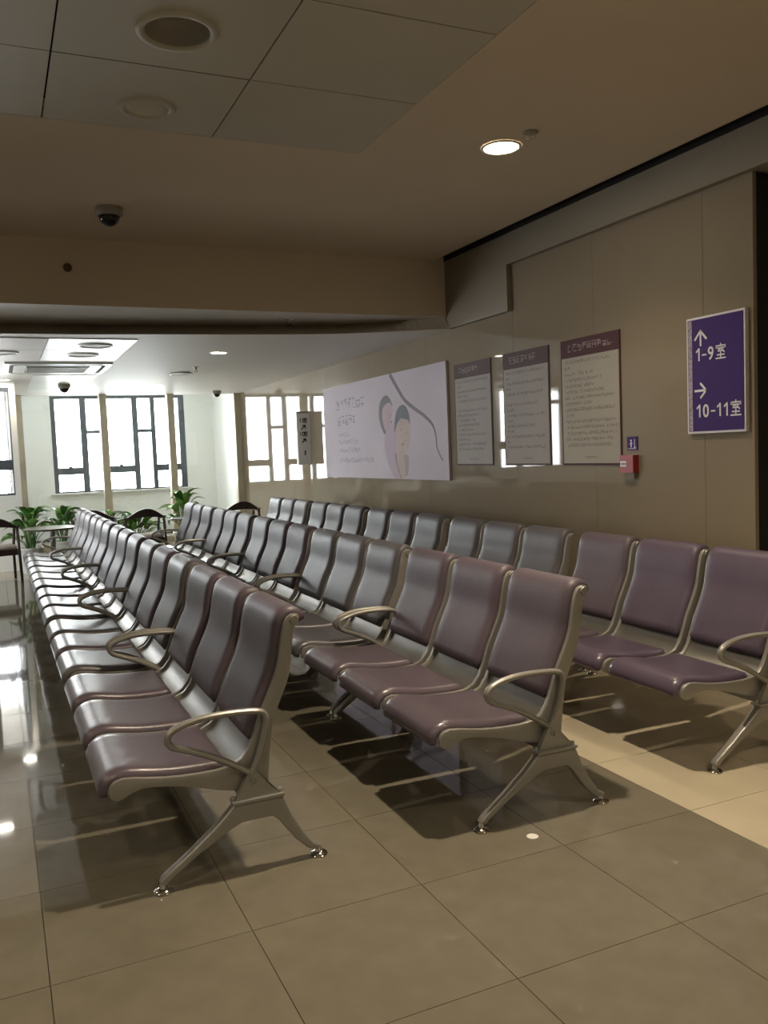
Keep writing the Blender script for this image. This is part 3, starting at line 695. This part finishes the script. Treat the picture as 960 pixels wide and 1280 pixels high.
desc = {(1, 0): 'mauve three-seat steel bench at the window-aisle row front, nearest the camera',
        (2, 0): 'mauve three-seat steel bench at the front of the middle row, over a white floor dot',
        (3, 0): 'purple three-seat steel bench at the front of the row along the wall, on cream tiles'}
where = {1: 'row beside the open aisle', 2: 'middle row', 3: 'row along the posters'}
last = {4: ', by the plants', 1: '', 2: '', 3: ''}
for r, (x, y, p, sl, nm, cols) in rows.items():
    for k in range(5):
        lab = desc.get((r, k)) or ('%s bench from camera in the %s, %s cushions%s' % (ordn[k], where[r], 'grey' if 'mauve' not in cols[k] else 'grey and mauve', last[k]))
        bench(x+sl*k*p, y+k*p, -math.atan(sl), cols[k], lab, 'steel waiting benches in the '+nm)

# flat white round dot on the floor under the middle row
t = tag(new('floor_dot', lathe(bmesh.new(), [(.001, .0012), (.022, .0012), (.023, .0002)], 20), 'white', loc=(1.79, 2.70, 0)), 'small white round dot on the floor under the front middle bench', 'sticker')

# ------------------------------------------------------------------ cafe corner: chairs, tables, plants
def wood_chair(x, y, rz, label):
    t = tag(empty('wooden_armchair', (x, y, 0), rz), label, 'chair', 'dark wooden armchairs by the glass partition')
    # local: faces +y, back at y=-.24
    bm = bmesh.new(); n = 17; A, Bv = [], []
    for i in range(n):
        u = -1+2*i/(n-1); xx = u*.285; yy = -.27+.10*u*u; zt = .725+.115*max(0, math.cos(u*PI/1.7)); zb = .695+.03*max(0, math.cos(u*PI/1.7))
        A.append([bm.verts.new((xx, yy-.012, zb)), bm.verts.new((xx, yy-.012, zt)), bm.verts.new((xx, yy+.014, zt)), bm.verts.new((xx, yy+.014, zb))])
    for a, b in zip(A, A[1:]):
        for k in range(4): bm.faces.new((a[k], a[(k+1) % 4], b[(k+1) % 4], b[k]))
    bm.faces.new(A[0]); bm.faces.new(A[-1]); bmesh.ops.recalc_face_normals(bm, faces=bm.faces); new('backrest', bevel(bm, .004, 1), 'wood', t)
    for s in (-1, 1):
        bm = bmesh.new(); tube(bm, smoothpath([(s*.27, -.19, .715), (s*.30, -.08, .70), (s*.305, .08, .68), (s*.29, .20, .675)], 4), .016, 8, ry=.013, up=Vector((0, 0, 1))); new('armrest', bm, 'wood', t, True)
        bm = bmesh.new(); tube(bm, [Vector((s*.27, -.235, 0)), Vector((s*.262, -.205, .42)), Vector((s*.258, -.18, .72))], .019, 8); new('leg', bm, 'wood', t, True)
        bm = bmesh.new(); tube(bm, [Vector((s*.27, .23, 0)), Vector((s*.265, .215, .42)), Vector((s*.285, .19, .68))], .018, 8); new('leg', bm, 'wood', t, True)
    new('seat_frame', bevel(boxes((-.255, .255, -.21, .22, .35, .425)), .008), 'wood', t)
    bm = boxes((-.24, .24, -.19, .215, .425, .47)); bevel(bm, .018, 3); new('seat_pad', bm, 'seat_pad', t, True)
wood_chair(-.06, 12.15, .15, 'dark wooden armchair at the round table by the open aisle')
wood_chair(1.23, 12.75, -.1, 'dark wooden armchair behind the far end of the aisle bench row')
wood_chair(1.84, 12.30, .08, 'dark wooden armchair beside the small table, before the large plant')
wood_chair(3.30, 12.60, 0, 'dark wooden armchair between the middle and wall bench rows')
def table(x, y, r, h, label):
    t = tag(empty('round_table', (x, y, 0)), label, 'table', 'round cafe tables')
    bm = bmesh.new(); lathe(bm, [(.001, h), (r-.004, h), (r, h-.004), (r, h-.02), (.001, h-.02)], 40); new('tabletop', bm, 'table_top', t)
    bm = bmesh.new(); lathe(bm, [(r+.003, h-.004), (r+.003, h-.022), (r-.03, h-.03), (r-.03, h-.02)], 40); new('edge_band', bm, 'wood', t)
    bm = bmesh.new(); lathe(bm, [(.035, h-.03), (.035, .02), (.001, .02)], 18); new('pedestal', bm, 'steel', t, True)
    bm = bmesh.new(); lathe(bm, [(.001, .025), (.05, .025), (.22, .012), (.225, 0), (.001, 0)], 32); new('base', bm, 'steel', t, True)
table(.66, 12.3, .36, .655, 'white round pedestal table between the wooden chairs by the aisle')
table(2.52, 12.35, .27, .66, 'white round pedestal table at the far end of the middle bench row')
# leaf mesh: broad pointed leaf with a midrib fold
def leaf_mesh(m, L=.27, Wd=.125):
    bm = bmesh.new(); n = 7; rows_ = []
    for i in range(n):
        u = i/(n-1); w_ = Wd*math.sin(PI*min(1, u*.92+.08))**.8*(1-u*.25)/2 if i < n-1 else .001
        z = .10*math.sin(u*PI*.6)-.14*u*u; rows_.append([bm.verts.new((-w_, u*L, z+w_*.35)), bm.verts.new((0, u*L, z)), bm.verts.new((w_, u*L, z+w_*.35))])
    for a, b in zip(rows_, rows_[1:]):
        for k in (0, 1): bm.faces.new((a[k], a[k+1], b[k+1], b[k]))
    me = bpy.data.meshes.new('leaf'); bm.to_mesh(me); bm.free(); me.materials.append(M[m])
    for p in me.polygons: p.use_smooth = True
    return me
LM = [leaf_mesh('leaf'), leaf_mesh('leaf2'), leaf_mesh('leaf', .22, .10)]
def plant(x, y, h, label, n=26, seed=1, spread=1.0, potr=.17, poth=.36):
    r = random.Random(seed); t = tag(empty('potted_plant', (x, y, 0)), label, 'plant', 'broad-leaved plants along the partition')
    bm = bmesh.new(); lathe(bm, [(.001, 0), (potr*.75, 0), (potr*.8, .01), (potr, poth-.02), (potr+.012, poth-.015), (potr+.012, poth), (potr-.015, poth), (potr-.02, poth-.03), (.001, poth-.03)], 28); new('pot', bm, 'pot', t, True)
    bm = bmesh.new(); lathe(bm, [(.001, poth-.02), (potr-.02, poth-.02)], 16); new('soil', bm, 'soil', t)
    bm = bmesh.new(); tips = []
    for k in range(n):
        a = 2*PI*k*.382+r.uniform(-.3, .3); el = r.uniform(.25, 1.0); q = el*(h-poth-.12); rr = (1-el*.65)*.24*spread*r.uniform(.6, 1.1)
        p0 = Vector((.04*math.cos(a), .04*math.sin(a), poth-.03)); p2 = Vector((rr*math.cos(a), rr*math.sin(a), poth+q)); p1 = (p0+p2)/2+Vector((0, 0, .04))
        tube(bm, smoothpath([p0, p1, p2], 2), .004, 5); tips.append((p2, a, el))
    new('stems', bm, 'leaf', t)['kind'] = 'stuff'
    for p, a, el in tips:
        o = inst('leaf', r.choice(LM), t, p, (r.uniform(-.1, .35)+(el*.7-.2), r.uniform(-.4, .4), a-PI/2+r.uniform(-.3, .3)))
        s = r.uniform(.75, 1.15)*spread; o.scale = (s, s, s)
plant(.40, 12.80, .93, 'leafy green potted plant behind the round table by the aisle', 34, 1, .95, .15)
plant(.88, 13.55, .88, 'small leafy potted plant beyond the round table, before a cream post', 26, 2, .95)
plant(1.86, 13.1, .74, 'dark leafy potted plant behind the wooden chair back', 34, 3, 1.0)
plant(2.66, 13.5, .98, 'bright leafy potted plant at the far end of the middle bench row', 30, 4, 1.05)
plant(1.62, 13.9, .80, 'slim leafy potted plant between two wooden chairs', 16, 5, .6)
